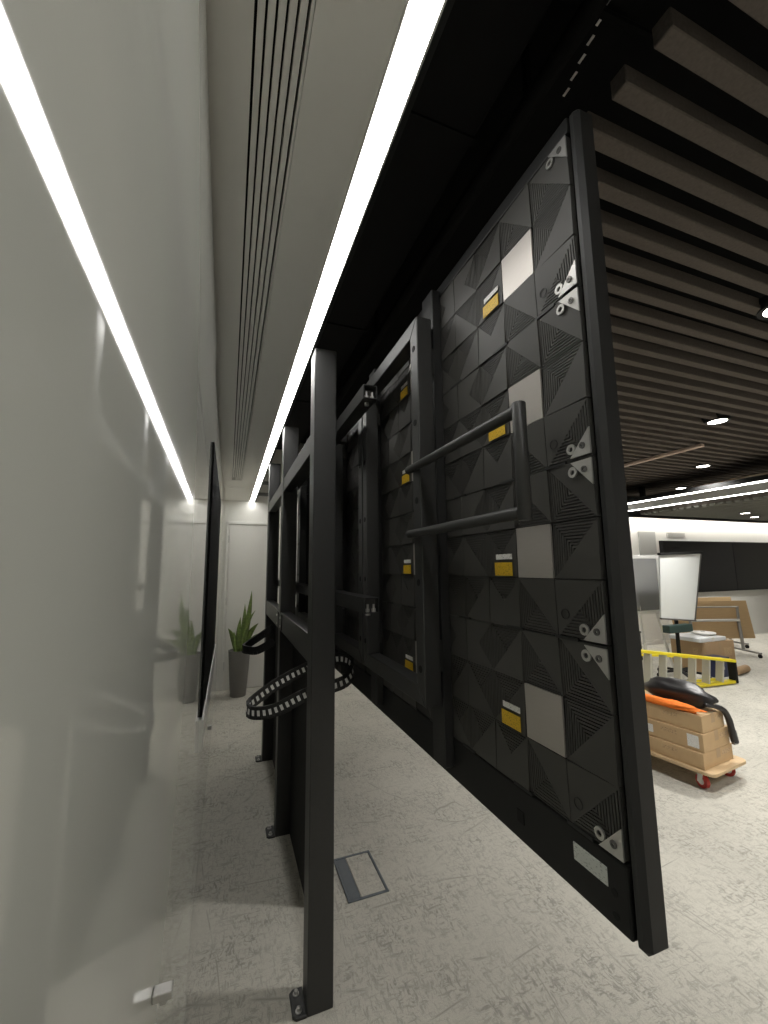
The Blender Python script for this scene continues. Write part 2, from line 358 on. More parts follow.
DL = [(2.50, 1.06, 1, 'nearest lit downlight at the right edge of the baffles'), (3.975, 2.22, 1, 'large round lit downlight between the baffles'),
      (5.63, 3.37, 1, 'middle round downlight in the baffle ceiling'), (6.90, 4.50, 0.12, 'farthest small downlight by the trough light'),
      (8.92, 4.72, 0.4, 'tiny downlight beyond the trough light, above the screen'), (9.83, 5.05, 0.4, 'tiny downlight beyond the trough light at the right edge'),
      (4.0, -0.2, 1, 'round downlight in front of the display\'s near edge'), (2.4, -1.8, 0.15, 'round downlight nearest behind the viewpoint'), (6.9, 0.3, 1, 'round downlight by the near run of the trough light'), (9.5, 1.2, 1, 'round downlight beyond the trough light near the right wall'), (5.2, -2.4, 1, 'round downlight far behind the viewpoint beside the trough'), (8.5, -1.8, 1, 'round downlight in the rear right corner of the room')]
for (x, y, w, lb) in DL:
    zz = 2.74 if x < 7.0 else 2.428
    t = empty('downlight', (x, y, zz), lb or 'round downlight in the baffle ceiling outside the picture', 'light', 'ceiling downlights')
    MB().ring((x, y, zz + 0.002), 0.070, 0.092, 0.03, (0, 0, 1), 24).build('rim', M_BLACKTRIM, t, smooth=True, angle=40)
    MB().lathe((x, y, zz + 0.005), [(0.0695, 0), (0.0695, 0.006)], 24).build('lens', M_LAMP, t)
    MB().box(x - 0.09, x + 0.09, y - 0.09, y + 0.09, zz + 0.032, zz + 0.06).build('housing', M_MATTEBLK, t)
    ld = bpy.data.lights.new('downlight_lamp', 'SPOT'); ld.energy = SPOT_W * w; ld.spot_size = math.radians(125); ld.spot_blend = 0.8; ld.shadow_soft_size = 0.10; ld.color = (1, 0.975, 0.93)
    lo = bpy.data.objects.new('lamp', ld); link(lo, t); lo.location = (0, 0, -0.02)

def bar_obj(x0, y0, y1, z, lb):
    t = empty('ceiling_bar', (x0, (y0 + y1) / 2, z), lb, 'ceiling bar', 'beige bars under the baffles')
    MB().box(x0 - 0.03, x0 + 0.03, y0, y1, z, z + 0.03).build('bar', M_PINK, t, bevel=0.004)
    for y in (y0 + 0.1, y1 - 0.1): MB().box(x0 - 0.008, x0 + 0.008, y - 0.008, y + 0.008, z + 0.03, z + 0.3).build('hanger', M_MATTEBLK, t)
bar_obj(4.58, 2.72, 3.95, 2.72, 'long beige bar under the baffles right of the display edge')
bar_obj(6.90, 3.3, 4.3, 2.72, 'short beige bar just above the trough light')

# things up in the black void
t = empty('duct', (0.62, 1.0, 3.05), 'black rectangular air duct in the dark ceiling void', 'duct')
MB().box(0.45, 0.79, -3.9, 5.4, 3.06, 3.28).build('body', M_DUCT, t, bevel=0.01)
for y in (-1.2, 0.35, 1.1, 2.4, 3.7): MB().box(0.44, 0.80, y, y + 0.03, 3.05, 3.29).build('flange', M_DUCT, t)
t = empty('cable_tray', (1.0, 1.0, 3.1), 'perforated cable tray hung in the black ceiling void', 'cable tray')
MB().box(0.945, 1.055, -3.9, 5.4, 3.10, 3.104).build('tray_base', M_DUCT, t)
for x in (0.943, 1.055): MB().box(x, x + 0.003, -3.9, 5.4, 3.10, 3.15).build('tray_side', M_DUCT, t)
sl = MB().box(-0.004, 0.004, -0.013, 0.013, -0.0015, 0.0)
s0 = sl.build('slot', M_STEEL, t, local=True); s0.location = (-0.043, -0.33, -0.0005)
for k in range(1, 6): copy_obj(s0, t, (-0.043 + 0.012 * k, -0.33 + 0.045 * k, -0.0005))
tag(MB().tube([(0.815, 0.70, 3.08), (1.5, 0.66, 3.08)], 0.012, 8).build('conduit', M_DUCT), 'thin dark conduit crossing the ceiling void', 'conduit')
t = empty('pipe_run', (0.87, 2.0, 3.0), 'dark round pipe running along the ceiling void', 'pipe')
MB().tube([(0.865, -3.5, 3.0), (0.865, 5.4, 3.0)], 0.03, 12).build('pipe', M_DUCT, t, smooth=True, angle=50)
for y in (-1, 0.9, 2.4, 4): MB().box(0.855, 0.875, y, y + 0.02, 3.02, 3.3).build('hanger', M_DUCT, t)

# ------------------------------------------------------------------ the LED display seen from behind
XP = 0.5765; CY0, CW, CZ0, CH, NCOL = 0.513, 0.528, 2.316, 0.3147, 6  # display and support arms scaled down about the camera point, baked into these numbers
D = empty('led_display', (XP, 2.0, 0.95), 'large dark modular display panel seen from behind, hung above the carpet', 'display')
tw, th = CW / 5, CH / 3
def tile_mesh(pat, hts):
    # local: u to the viewer's right (-y), v up, w out of the panel (-x)
    m = MB(); g = 0.0009; a, b = tw / 2 - g, th / 2 - g
    P = {'TL': (-a, b), 'TR': (a, b), 'BR': (a, -b), 'BL': (-a, -b), 'C': (0, 0)}
    H = dict(zip(('TL', 'TR', 'BR', 'BL', 'C'), hts))
    def V(p, w): return (-w, -p[0], p[1])
    k = ['TL', 'TR', 'BR', 'BL']
    DP = 0.0042; Pk = dict(zip('NESW', pat)); pairs = {'N': ('TL', 'TR'), 'E': ('TR', 'BR'), 'S': ('BR', 'BL'), 'W': ('BL', 'TL')}
    for d in 'NESW':        # finned facets are sunk so the fins end level with the plain ones
        A, B = pairs[d]; dp = DP if Pk[d] != '.' else 0.0
        top = [V(P['C'], H['C'] - dp), V(P[B], H[B] - dp), V(P[A], H[A] - dp)]
        bot = [V(P['C'], -0.0065), V(P[B], -0.0065), V(P[A], -0.0065)]
        m.add(top + bot, [(0, 1, 2), (1, 0, 3, 4), (2, 1, 4, 5), (0, 2, 5, 3)])
    tri = {'N': ('TL', 'TR'), 'E': ('TR', 'BR'), 'S': ('BR', 'BL'), 'W': ('BL', 'TL')}
    for d, ch in zip('NESW', pat):
        if ch == '.': continue
        A, B = tri[d]; PA, PB = P[A], P[B]; n = 9
        for i in range(n):
            f0 = (i + 0.5) / n; f1 = f0 + 0.55 / n
            if f1 > 0.985: f1 = 0.985
            def pt(f, s):
                q = PA if s == 0 else PB; Q = A if s == 0 else B
                return (q[0] * f, q[1] * f), H['C'] + (H[Q] - H['C']) * f
            if ch == 'P':   # parallel to the tile edge of this triangle
                c = [pt(f0, 0), pt(f0, 1), pt(f1, 1), pt(f1, 0)]
            else:           # across: bars running from the centre outwards, clipped by the diagonals
                s0 = -1 + 2 * (i + 0.25) / n; s1 = s0 + 0.9 / n
                def pp(s, f):
                    mx = ((PA[0] + PB[0]) / 2, (PA[1] + PB[1]) / 2); hx = ((PB[0] - PA[0]) / 2, (PB[1] - PA[1]) / 2)
                    p = (mx[0] * f + hx[0] * s, mx[1] * f + hx[1] * s); hm = (H[A] + H[B]) / 2; hh = (H[B] - H[A]) / 2
                    return p, H['C'] + (hm - H['C']) * f + hh * s
                c = [pp(s0, min(abs(s0), .98)), pp(s0, .98), pp(s1, .98), pp(s1, min(abs(s1), .98))]
            lo = [V(p, w - DP - 0.0002) for p, w in c]; hi = [V(p, w + 0.0004) for p, w in c]
            m.add(lo + hi, [(4, 5, 6, 7), (0, 1, 5, 4), (1, 2, 6, 5), (2, 3, 7, 6), (3, 0, 4, 7)])
    return m
lo_, hi_ = 0.0, 0.005
TT = {  # pattern for N,E,S,W (P = fins along the edge), corner heights TL,TR,BR,BL,C
    'a': ('..PP', (.003, .005, .003, .000, .003)), 'b': ('P..P', (.000, .003, .005, .003, .003)), 'c': ('.PP.', (.005, .003, .000, .003, .003)),
    'd': ('..P.', (.005, .004, .001, .003, .003)), 'e': ('P...', (.001, .001, .004, .005, .003)), 'f': ('...P', (.002, .005, .004, .001, .003)),
    'g': ('....', (.000, .004, .005, .003, .001)), 'h': ('P..P', (.000, .002, .005, .003, .002)), 'i': ('.P..', (.004, .002, .000, .004, .003)), 'j': ('....', (.004, .000, .003, .005, .004)),
    'k': ('PP..', (.003, .000, .002, .005, .003))}
TM = {k: tile_mesh(*v).mesh('tile', M_CAB) for k, v in TT.items()}
GRID = [['a', 'a', 'h', 'i', 'f'], ['b', '#', 'h', 'k', 'h'], ['c', 'a', 'e', 'b', 'k']]     # rows from the top, columns from the near edge
plate = MB().box(-0.004, 0, -tw / 2 + 0.003, tw / 2 - 0.003, -th / 2 + 0.001, th / 2 - 0.001).mesh('plate', M_PLATE)
ylab = MB().box(-0.0012, 0, -0.0305, 0.0305, -0.0145, 0.0145).mesh('yellow_label', M_YELLOW)
wlab = MB().box(-0.0012, 0, -0.028, 0.028, -0.0058, 0.0058).mesh('white_label', M_WSTICK)
trib = MB().prism([(0, 0, 0), (0, 0.045, 0), (0, 0, 0.0465)], (-0.003, 0, 0)).mesh('corner_bracket', M_STEEL)
trit = MB().prism([(0, 0, 0), (0, 0.045, 0), (0, 0, -0.0465)], (-0.003, 0, 0)).mesh('corner_bracket', M_STEEL)
rng = MB().ring((0, 0, 0), 0.0047, 0.0097, 0.003, (-1, 0, 0), 20).mesh('fixing_ring', M_STEEL)
scr = MB().ring((0, 0, 0), 0.0023, 0.0058, 0.0024, (-1, 0, 0), 14).mesh('screw', M_DKSTEEL)
fine = MB().ring((0, 0, 0), 0.0082, 0.0095, 0.001, (-1, 0, 0), 20).mesh('knockout_ring', M_CABBLACK)
slotm = MB().box(-0.0035, 0.004, -0.027, 0.027, -0.0027, 0.0027).mesh('joint_slot', M_CABBLACK)
def inst(name, me, parent, wloc):
    o = bpy.data.objects.new(name, me); link(o, parent); o.location = Vector(wloc) - origin(parent); return o
for j in range(NCOL):
    for i in range(4):
        y0 = CY0 + CW * j; z1 = CZ0 - CH * i; z0 = z1 - CH
        cb = MB().box(XP + 0.0066, 0.612, y0 + 0.001, y0 + CW - 0.001, z0 + 0.002, z1 - 0.002).build('cabinet', M_CABBLACK, D)
        zs = lambda r: z1 - th * (r + 0.5)
        if j > 3: continue      # hidden behind the frames: plain backs
        for r in range(3):
            for c in range(5):
                k = GRID[r][c]; yy = y0 + tw * (c + 0.5)
                if k == '#': inst('plate', plate, cb, (XP, yy, zs(r)))
                else: inst('tile', TM[k], cb, (XP, yy, zs(r)))
        yl = y0 + 2 * tw + 0.043
        inst('yellow_label', ylab, cb, (XP - 0.0064, yl, z1 - 2 * th + 0.0185)); inst('white_label', wlab, cb, (XP - 0.0064, yl - 0.003, z1 - 2 * th + 0.0455))
        inst('knockout_ring', fine, cb, (XP - 0.0046, y0 + 0.084, z0 + 0.043))
        for q in (0.085, 0.23, 0.43):
            inst('joint_slot', slotm, cb, (XP - 0.002, y0 + q, z0 + 0.001))
        if j == 0:
            inst('corner_bracket', trib, cb, (XP - 0.006, y0 - 0.002, z0 + 0.004)); inst('corner_bracket', trit, cb, (XP - 0.006, y0 - 0.002, z1 - 0.004))
            for zz in (z0 + 0.021, z1 - 0.021):
                inst('fixing_ring', rng, cb, (XP - 0.0055, y0 + 0.041, zz)); inst('screw', scr, cb, (XP - 0.0088, y0 + 0.0135, zz))
# surround
YE = CY0 + CW * NCOL
MB().box(0.5745, 0.6216, 0.487, 0.5118, 0.946, 2.355).build('side_trim', M_TRIM, D, bevel=0.0085, seg=1)
MB().box(0.578, 0.6216, YE + 0.003, YE + 0.026, 0.946, 2.356).build('side_trim', M_TRIM, D, bevel=0.0085, seg=1)
MB().box(0.5735, 0.6216, 0.5105, YE + 0.0025, 2.3205, 2.3547).build('top_trim', M_TRIM, D, bevel=0.003)
bt = MB().box(0.572, 0.620, 0.5105, YE + 0.0025, 0.954, 1.055).build('bottom_trim', M_BLACKTRIM, D, bevel=0.003)
MB().box(0.570, 0.5728, 0.7436, 0.763, 0.989, 1.012).build('socket', M_MATTEBLK, bt)
for z in (1.0043, 0.973): MB().ring((0.5722, 0.536, z), 0.0, 0.006, 0.001, (-1, 0, 0), 14).build('screw_hole', M_MATTEBLK, bt)
tag(MB().box(0.5707, 0.5721, 0.547, 0.614, 1.006, 1.033).build('rating_sticker', M_GSTICK, bt), 'pale printed sticker')
for y in (0.544, 0.6216): MB().box(0.587, 0.610, y, y + 0.027, 0.9506, 0.9545).build('clip', M_STEEL, bt)
MB().box(0.613, 0.620, 0.511, YE, 1.0575, 2.319).build('screen_face', M_SCREEN, D)
# vertical mounting rails over the cabinet joints
for j in range(1, NCOL):
    y = CY0 + CW * j
    MB().box(0.544, 0.5718, y - 0.025, y + 0.043, 0.985, 2.335).build('mount_rail', M_TRIM, D, bevel=0.002, seg=1)
# rectangular tube frames bolted on the rails
FX0, FX1 = 0.482, 0.530
def tube_frame(y0, y1, z0, z1):
    w = 0.048
    f = MB()
    f.prism([(FX0, y0, z0), (FX0, y1, z0), (FX0, y1 - w, z0 + w), (FX0, y0 + w, z0 + w)], (FX1 - FX0, 0, 0))
    f.prism([(FX0, y0, z1), (FX0, y1, z1), (FX0, y1 - w, z1 - w), (FX0, y0 + w, z1 - w)], (FX1 - FX0, 0, 0))
    f.prism([(FX0, y0, z0), (FX0, y0, z1), (FX0, y0 + w, z1 - w), (FX0, y0 + w, z0 + w)], (FX1 - FX0, 0, 0))
    f.prism([(FX0, y1, z0), (FX0, y1, z1), (FX0, y1 - w, z1 - w), (FX0, y1 - w, z0 + w)], (FX1 - FX0, 0, 0))
    o = f.build('tube_frame', M_POWDER, D, bevel=0.003)
    n = 5
    for k in range(n):
        z = z0 + 0.09 + (z1 - z0 - 0.18) * k / (n - 1)
        for y in (y0 + w / 2, y1 - w / 2): MB().ring((FX0 + 0.001, y, z), 0, 0.0093, 0.0022, (-1, 0, 0), 14).build('bolt_hole', M_MATTEBLK, o)
    for y in (y0 + 0.020, y1 - 0.035):
        for z in (z0 + 0.08, z1 - 0.16): MB().box(FX1, 0.5445, y, y + 0.04, z, z + 0.08).build('spacer', M_POWDER, o)
for j in range(1, NCOL): tube_frame(CY0 + CW * j - 0.044, CY0 + CW * (j + 1) - 0.056, 1.1465, 2.2226)
# long pull handle: two tubes and an upright grip
X = 0.4690
for z in (1.774, 1.5925):
    MB().tube([(X, 1.045, z), (X, 0.572, z)], 0.0113, 16).build('handle_arm', M_HANDLE, D, smooth=True, angle=50)
MB().tube([(X, 0.5657, 1.578), (X, 0.5657, 1.580), (X, 0.5657, 1.785), (X, 0.5657, 1.787)], [0.0105, 0.0121, 0.0121, 0.0105], 18).build('handle_grip', M_HANDLE, D, smooth=True, angle=50)

# ------------------------------------------------------------------ steel support frame in the middle
S = empty('support_frame', (0.35, 2.6, 0), 'charcoal steel post frame standing on the carpet beside the glossy wall', 'frame')
PX0, PX1 = 0.305, 0.396
for y in (1.60, 2.61, 3.60):
    MB().box(PX0, PX1, y, y + 0.09, 0.0, 2.415).build('post', M_POWDER, S, bevel=0.004)
    bp = MB(); w = 0.012
    x0, x1, ya, yb = 0.258, 0.305, y + 0.0, y + 0.105
    bp.prism([(x1, ya, 0), (x1, yb, 0), (x0 + w, yb, 0), (x0, yb - w, 0), (x0, ya + w, 0), (x0 + w, ya, 0)], (0, 0, 0.010))
    pl = bp.build('base_plate', M_POWDER, S, bevel=0.002)
    for yy in (y + 0.022, y + 0.083):
        MB().lathe((0.28, yy, 0.010), [(0.011, 0), (0.011, 0.003), (0.007, 0.004), (0.007, 0.012), (0.004, 0.014)], 12).build('bolt', M_STEEL, pl, smooth=True, angle=40)
for (z0, z1) in ((1.985, 2.07), (1.135, 1.245)):
    for (ya, yb) in ((1.6905, 2.6095), (2.7005, 3.5995)):
        MB().box(PX0 + 0.002, PX0 + 0.06, ya, yb, z0, z1).build('beam', M_POWDER, S, bevel=0.003)
for (ya, yb) in ((2.7005, 2.78), (2.53, 2.6095)):
    pl = MB().box(PX0 - 0.004, PX0 + 0.002, ya, yb, 1.145, 1.235).build('joint_plate', M_POWDER, S)
    for z in (1.165, 1.215):
        MB().ring((PX0 - 0.004, (ya + yb) / 2, z), 0, 0.007, 0.004, (-1, 0, 0), 12).build('bolt', M_STEEL, pl)
for (ya, yb) in ((2.06, 2.6095), (2.7005, 3.5995)):
    MB().box(0.384, 0.390, ya, yb, 0.004, 1.134).build('infill_sheet', M_MATTEBLK, S)
for (z, ya) in ((2.087, 1.243), (1.385, 1.243)):
    a = MB(); x0, x1, w = 0.400, 0.448, 0.0032; z0, z1 = z - 0.024, z + 0.024
    for bx in ((x0, x1, z0, z0 + w), (x0, x1, z1 - w, z1), (x0, x0 + w, z0 + w, z1 - w), (x1 - w, x1, z0 + w, z1 - w)):
        a.box(bx[0], bx[1], ya, 3.68, bx[2], bx[3])
    arm = a.build('arm', M_POWDER, S)
    MB().box(x0 + w, x1 - w, ya + 0.03, ya + 0.04, z0 + w, z1 - w).build('arm_plug', M_DKSTEEL, arm)
    for xx in (0.414, 0.434):
        MB().lathe((xx, ya + 0.012, z0 + w), [(0.007, 0), (0.007, 0.010), (0.004, 0.011), (0.004, 0.024)], 10).build('bolt', M_STEEL, arm, smooth=True, angle=40)
    MB().lathe((0.424, ya + 0.04, z0 - 0.010), [(0.008, 0), (0.008, 0.010)], 10).build('bolt', M_STEEL, arm)
    for y in (1.61, 2.62, 3.61):
        MB().box(0.396, 0.400, y, y + 0.07, z - 0.04, z + 0.04).build('arm_flange', M_POWDER, S)
        MB().box(0.448, 0.482, y + 0.14, y + 0.18, z - 0.02, z + 0.02).build('slide_block', M_POWDER, S, bevel=0.002)

# ------------------------------------------------------------------ cable chains
def link_meshes():
    m = MB()
    m.box(-0.0128, 0.0128, -0.004, 0.004, -0.026, 0.026); m.box(-0.0135, 0.0135, -0.006, 0.006, 0.016, 0.0255); m.box(-0.0135, 0.0135, -0.006, 0.006, -0.0255, -0.016)
    return m.mesh('link', M_CHAIN), MB().box(-0.0062, 0.0062, -0.0052, 0.0052, -0.011, 0.011).mesh('crossbar', M_CHAINPAD)
LK, LP = link_meshes()
def chain(pts, closed, lb, z_tilt=0.0, pads=True):
    path = catmull(pts, 24, closed); root = empty('cable_chain', path[0], lb, 'cable chain', 'cable chains on the post frame')
    step = 0.0262; acc = step; pr = path[0]; tot = path + ([path[0]] if closed else [])
    for q in tot[1:]:
        seg = q - pr; d = seg.length
        while acc <= d:
            p = pr + seg * (acc / d); t = seg.normalized()
            side = t.cross(Vector((0, 0, 1))).normalized(); u = side.cross(t)
            o = bpy.data.objects.new('link', LK); link(o, root)
            m = Matrix((t, -side, u)).transposed().to_4x4()
            o.matrix_local = Matrix.Translation(p - path[0]) @ m
            if pads:
                c = bpy.data.objects.new('crossbar', LP); link(c, o)
            acc += step
        acc -= d; pr = q
chain([(0.10, 1.95, 0.912), (0.128, 2.00, 0.925), (0.226, 2.035, 0.975), (0.365, 2.03, 1.035), (0.485, 1.94, 1.085), (0.535, 1.86, 1.075), (0.49, 1.80, 1.02), (0.33, 1.80, 0.985), (0.204, 1.85, 0.922), (0.125, 1.90, 0.905)], True,
      'looped black cable chain with white crossbars between the nearest two posts')
chain([(0.338, 3.2, 1.085), (0.25, 3.2, 1.03), (0.15, 3.16, 0.975), (0.118, 3.1, 0.962), (0.15, 3.04, 0.958), (0.21, 3.0, 0.962), (0.314, 2.95, 1.025)], False,
      'plain black cable chain loop farther back beside the plant pot', pads=False)

# ------------------------------------------------------------------ left wall fittings
t = empty('wall_display', (XW, 2.5, 0.96), 'flat black wall mounted screen on the glossy wall above its white tray', 'screen')
MB().box(XW, XW + 0.018, 1.735, 3.30, 0.965, 2.01).build('screen', M_WALLSCREEN, t, bevel=0.001, seg=1)
MB().box(XW, XW + 0.024, 1.735, 3.42, 0.845, 0.955).build('tray', M_WHITEMETAL, t, bevel=0.002)
t = empty('door_pull', (-0.068, 0.65, 0.98), 'small brushed metal pull on the lower part of the glossy wall', 'door handle')
MB().box(-0.0683, -0.046, 0.648, 0.664, 0.970, 0.980).build('grip', M_STEEL, t, bevel=0.0015)
MB().box(-0.060, -0.052, 0.650, 0.662, 0.965, 0.970).build('foot', M_STEEL, t, bevel=0.001)
t = empty('glass_clip', (XW, 3.55, 0.33), 'tiny bright metal clip low on the glossy wall', 'clip')
MB().box(XW, XW + 0.014, 3.54, 3.565, 0.31, 0.34).build('clip', M_STEEL, t, bevel=0.002)

# ------------------------------------------------------------------ plant
PC = (0.165, 5.50)
t = empty('potted_plant', (PC[0], PC[1], 0), 'snake plant in a tall grey tapered pot by the far door', 'plant')
MB().lathe((PC[0], PC[1], 0), [(0.088, 0), (0.092, 0.01), (0.128, 0.525), (0.130, 0.535), (0.122, 0.535), (0.118, 0.50)], 36).build('pot', M_POT, t, smooth=True, angle=50)
MB().lathe((PC[0], PC[1], 0.495), [(0.119, 0), (0.119, 0.012)], 24).build('soil', M_SOIL, t)
def leaf(b, tip, w, bend, side):
    b = Vector(b); tip = Vector(tip); n = 12; mid = (b + tip) / 2 + Vector(bend); m = MB(); side = Vector(side).normalized()
    for i in range(n + 1):
        s = i / n; p = b * (1 - s) ** 2 + mid * 2 * s * (1 - s) + tip * s * s
        tn = ((mid - b) * (1 - s) + (tip - mid) * s).normalized(); sd = (side - tn * side.dot(tn)).normalized(); nr = sd.cross(tn)
        ww = 1.2 * w * (0.55 + 0.45 * min(1, s * 2.5)) * (1 - max(0, (s - 0.45) / 0.55) ** 1.8) + 0.0012
        m.v += [tuple(p - sd * ww), tuple(p - nr * 0.25 * ww), tuple(p + sd * ww), tuple(p - nr * (0.25 * ww - 0.003) + nr * 0.003)]
    for i in range(n):
        for k in range(4):
            a = i * 4 + k; c = i * 4 + (k + 1) % 4; m.f.append((a, c, c + 4, a + 4))
    m.f.append((3, 2, 1, 0)); m.f.append(tuple(n * 4 + k for k in range(4)))
    return m
z0 = 0.50; c = PC
LV = [((0.02, -0.02), (0.115, -0.02, 1.24), 0.026, (0.03, 0, 0.0)), ((0.0, -0.04), (0.16, -0.06, 1.00), 0.020, (-0.06, 0, 0.05)), ((0.04, 0.0), (0.20, -0.03, 0.84), 0.030, (-0.05, 0, 0.05)),
      ((-0.02, -0.03), (0.00, -0.05, 0.93), 0.024, (-0.02, 0, 0)), ((-0.05, 0.0), (-0.135, -0.03, 0.80), 0.026, (0.03, 0, 0.06)), ((0.0, 0.03), (0.045, 0.03, 1.08), 0.024, (0.03, 0, 0)),
      ((-0.04, -0.05), (-0.07, -0.06, 0.76), 0.022, (0.0, 0, 0.02)), ((0.05, -0.03), (0.24, -0.02, 0.72), 0.02, (-0.03, 0, 0.08)), ((0.02, 0.05), (0.10, 0.08, 0.90), 0.02, (0.0, 0, 0))]
for (bx, tp, w, bd) in LV:
    leaf((c[0] + bx[0], c[1] + bx[1], z0), (c[0] + tp[0] * 1.05, c[1] + tp[1], tp[2]), w, bd, (1, random.uniform(-.5, .5), 0)).build('leaf', M_LEAF, t, smooth=True)

# ------------------------------------------------------------------ floor box
t = empty('floor_box', (0.66, 2.15, 0), 'grey metal floor socket box with carpet inset lid beyond the nearest post', 'floor box')
fx0, fx1, fy0, fy1 = 0.565, 0.762, 2.01, 2.312
f = MB(); w = 0.012
f.box(fx0, fx1, fy0, fy0 + w, 0, 0.005); f.box(fx0, fx1, fy1 - w, fy1, 0, 0.005); f.box(fx1 - w, fx1, fy0 + w, fy1 - w, 0, 0.005); f.box(fx0, fx0 + w, fy0 + w, fy1 - w, 0, 0.005)
f.build('frame', M_BOXFRAME, t, bevel=0.001, seg=1)
MB().box(fx0 + w, fx0 + 0.062, fy0 + w + .001, fy1 - w - .001, 0, 0.0042).build('cable_flap', M_BOXFRAME, t, bevel=0.001, seg=1)
MB().box(fx0 + 0.065, fx1 - w - 0.002, fy0 + w + 0.002, fy1 - w - 0.002, 0, 0.0036).build('carpet_inset', M_CARPET, t)

# ------------------------------------------------------------------ dolly with boxes
RZ = math.radians(7.0); O = Vector((3.02, 1.962, 0))  # dolly and most items below: positions worked out from image pixels, then hardcoded
def W2(x, y, z=0):
    return (O.x + x * math.cos(RZ) - y * math.sin(RZ), O.y + x * math.sin(RZ) + y * math.cos(RZ), z)
t = empty('furniture_dolly', O, 'plywood furniture dolly with red wheels under the cardboard boxes', 'dolly', rz=RZ)
r = 0.05; pts = []
for (cx, cy, a0) in ((r, r, 180), (0.475 - r, r, 270), (0.475 - r, 0.90 - r, 0), (r, 0.90 - r, 90)):
    for k in range(5): a = math.radians(a0 + 22.5 * k); pts.append((cx + r * math.cos(a), cy + r * math.sin(a), 0.112))
MB().prism(pts, (0, 0, 0.02)).build('deck', M_PLY, t, local=True, bevel=0.002, seg=1)
for (cx, cy, rr) in ((0.07, 0.10, 0.3), (0.41, 0.10, -0.4), (0.07, 0.80, 0.2), (0.41, 0.80, 0.8)):
    dx, dy = math.sin(rr), math.cos(rr)
    cs = MB(); cs.lathe((cx, cy, 0.10), [(0.03, 0), (0.03, 0.012)], 14)
    for s in (-1, 1): cs.bar((cx + s * 0.02 * dy, cy - s * 0.02 * dx, 0.101), (cx + s * 0.02 * dy, cy - s * 0.02 * dx + 0.01, 0.035), 0.003, 0.035, (dx, dy, 0))
    co = cs.build('caster', M_WHITEMETAL, t, local=True)
    MB().tube([(cx - 0.014 * dy, cy + 0.014 * dx + 0.005, 0.043), (cx + 0.014 * dy, cy - 0.014 * dx + 0.005, 0.043)], 0.043, 20).build('wheel', M_RED, co, local=True, smooth=True, angle=40)
    MB().tube([(cx - 0.0165 * dy, cy + 0.0165 * dx + 0.005, 0.043), (cx + 0.0165 * dy, cy - 0.0165 * dx + 0.005, 0.043)], 0.022, 14).build('hub', M_WHITEMETAL, co, local=True, smooth=True, angle=40)

def carton(x, y, w, l, z0, z1, lb, rz=RZ, m=M_CARD, labels=(), grp='cardboard boxes on the dolly', base=None):
    p = base if base else W2(x, y, z0)
    t = empty('cardboard_box', p, lb, 'box', grp, rz=rz); h = z1 - z0; g = 0.0015
    MB().box(0, w, 0, l, 0, h - g).build('carton', m, t, local=True, bevel=0.004)
    MB().box(w / 2 - 0.001, w / 2 + 0.001, 0.004, l - 0.004, h - g - 0.001, h - g + 0.0006).build('flap_seam', M_MATTEBLK, t, local=True)
    tp = MB(); tp.box(w / 2 - 0.025, w / 2 + 0.025, -0.0008, 0.0, h * 0.45, h - g); tp.box(w / 2 - 0.025, w / 2 + 0.025, -0.0008, l, h - g, h - g + 0.0005)
    tp.build('tape', M_TAPE, t, local=True)
    MB().box(-0.0006, 0.0, l * 0.22, l * 0.36, h * 0.55, h * 0.78).build('printed_mark', M_PRINT, t, local=True)
    MB().box(w * 0.62, w * 0.9, -0.0006, 0.0, h * 0.5, h * 0.78).build('printed_mark', M_PRINT, t, local=True)
    for (face, a0, a1, b0, b1) in labels:
        if face == 'x': MB().box(-0.001, 0.0, a0, a1, b0, b1).build('shipping_label', M_WSTICK, t, local=True)
        else: MB().box(a0, a1, -0.001, 0.0, b0, b1).build('shipping_label', M_WSTICK, t, local=True)
    return t
carton(0.025, 0.062, 0.385, 0.74, 0.132, 0.237, 'bottom cardboard box of the stack on the dolly')
carton(0.040, 0.060, 0.345, 0.76, 0.237, 0.358, 'middle cardboard box on the dolly with white shipping labels', labels=(('x', 0.028, 0.10, 0.02, 0.10), ('x', 0.33, 0.45, 0.03, 0.085)))
carton(0.055, 0.064, 0.29, 0.70, 0.358, 0.472, 'top cardboard box of the stack, under the black bag')

def blob(name, c, r, rz, mat_, amp, seed, flat=0.0, n=(28, 18), parent=None, taper=0.0):
    m = MB(); nu, nv = n; R = Matrix.Rotation(rz, 3, 'Z')
    for j in range(nv + 1):
        ph = -math.pi / 2 + math.pi * j / nv
        for i in range(nu):
            a = 2 * math.pi * i / nu; d = Vector((math.cos(ph) * math.cos(a), math.cos(ph) * math.sin(a), math.sin(ph)))
            k = 1 + amp * mnoise.noise(d * 1.7 + Vector((seed, seed * .3, 0))) + 0.4 * amp * mnoise.noise(d * 4.5 + Vector((0, seed, 1)))
            p = Vector((d.x * r[0], d.y * r[1], d.z * r[2])) * k
            if taper: p.z *= 1 - taper * (d.y * 0.5 + 0.5); p.x *= 1 - 0.5 * taper * (d.y * .5 + .5)
            if p.z < -r[2] * flat: p.z = -r[2] * flat
            m.v.append(tuple(R @ p + Vector(c)))
    for j in range(nv):
        for i in range(nu):
            a = j * nu + i; b2 = j * nu + (i + 1) % nu; m.f.append((a, b2, b2 + nu, a + nu))
    return m.build(name, mat_, parent, smooth=True)
B = empty('shoulder_bag', W2(0.17, 0.36, 0.474), 'lumpy black bag lying on top of the cardboard boxes with a strap hanging down', 'bag')
blob('bag_body', W2(0.235, 0.30, 0.548), (0.10, 0.235, 0.085), RZ + 0.05, M_BAG, 0.2, 3.1, flat=0.86, parent=B, taper=-0.15)
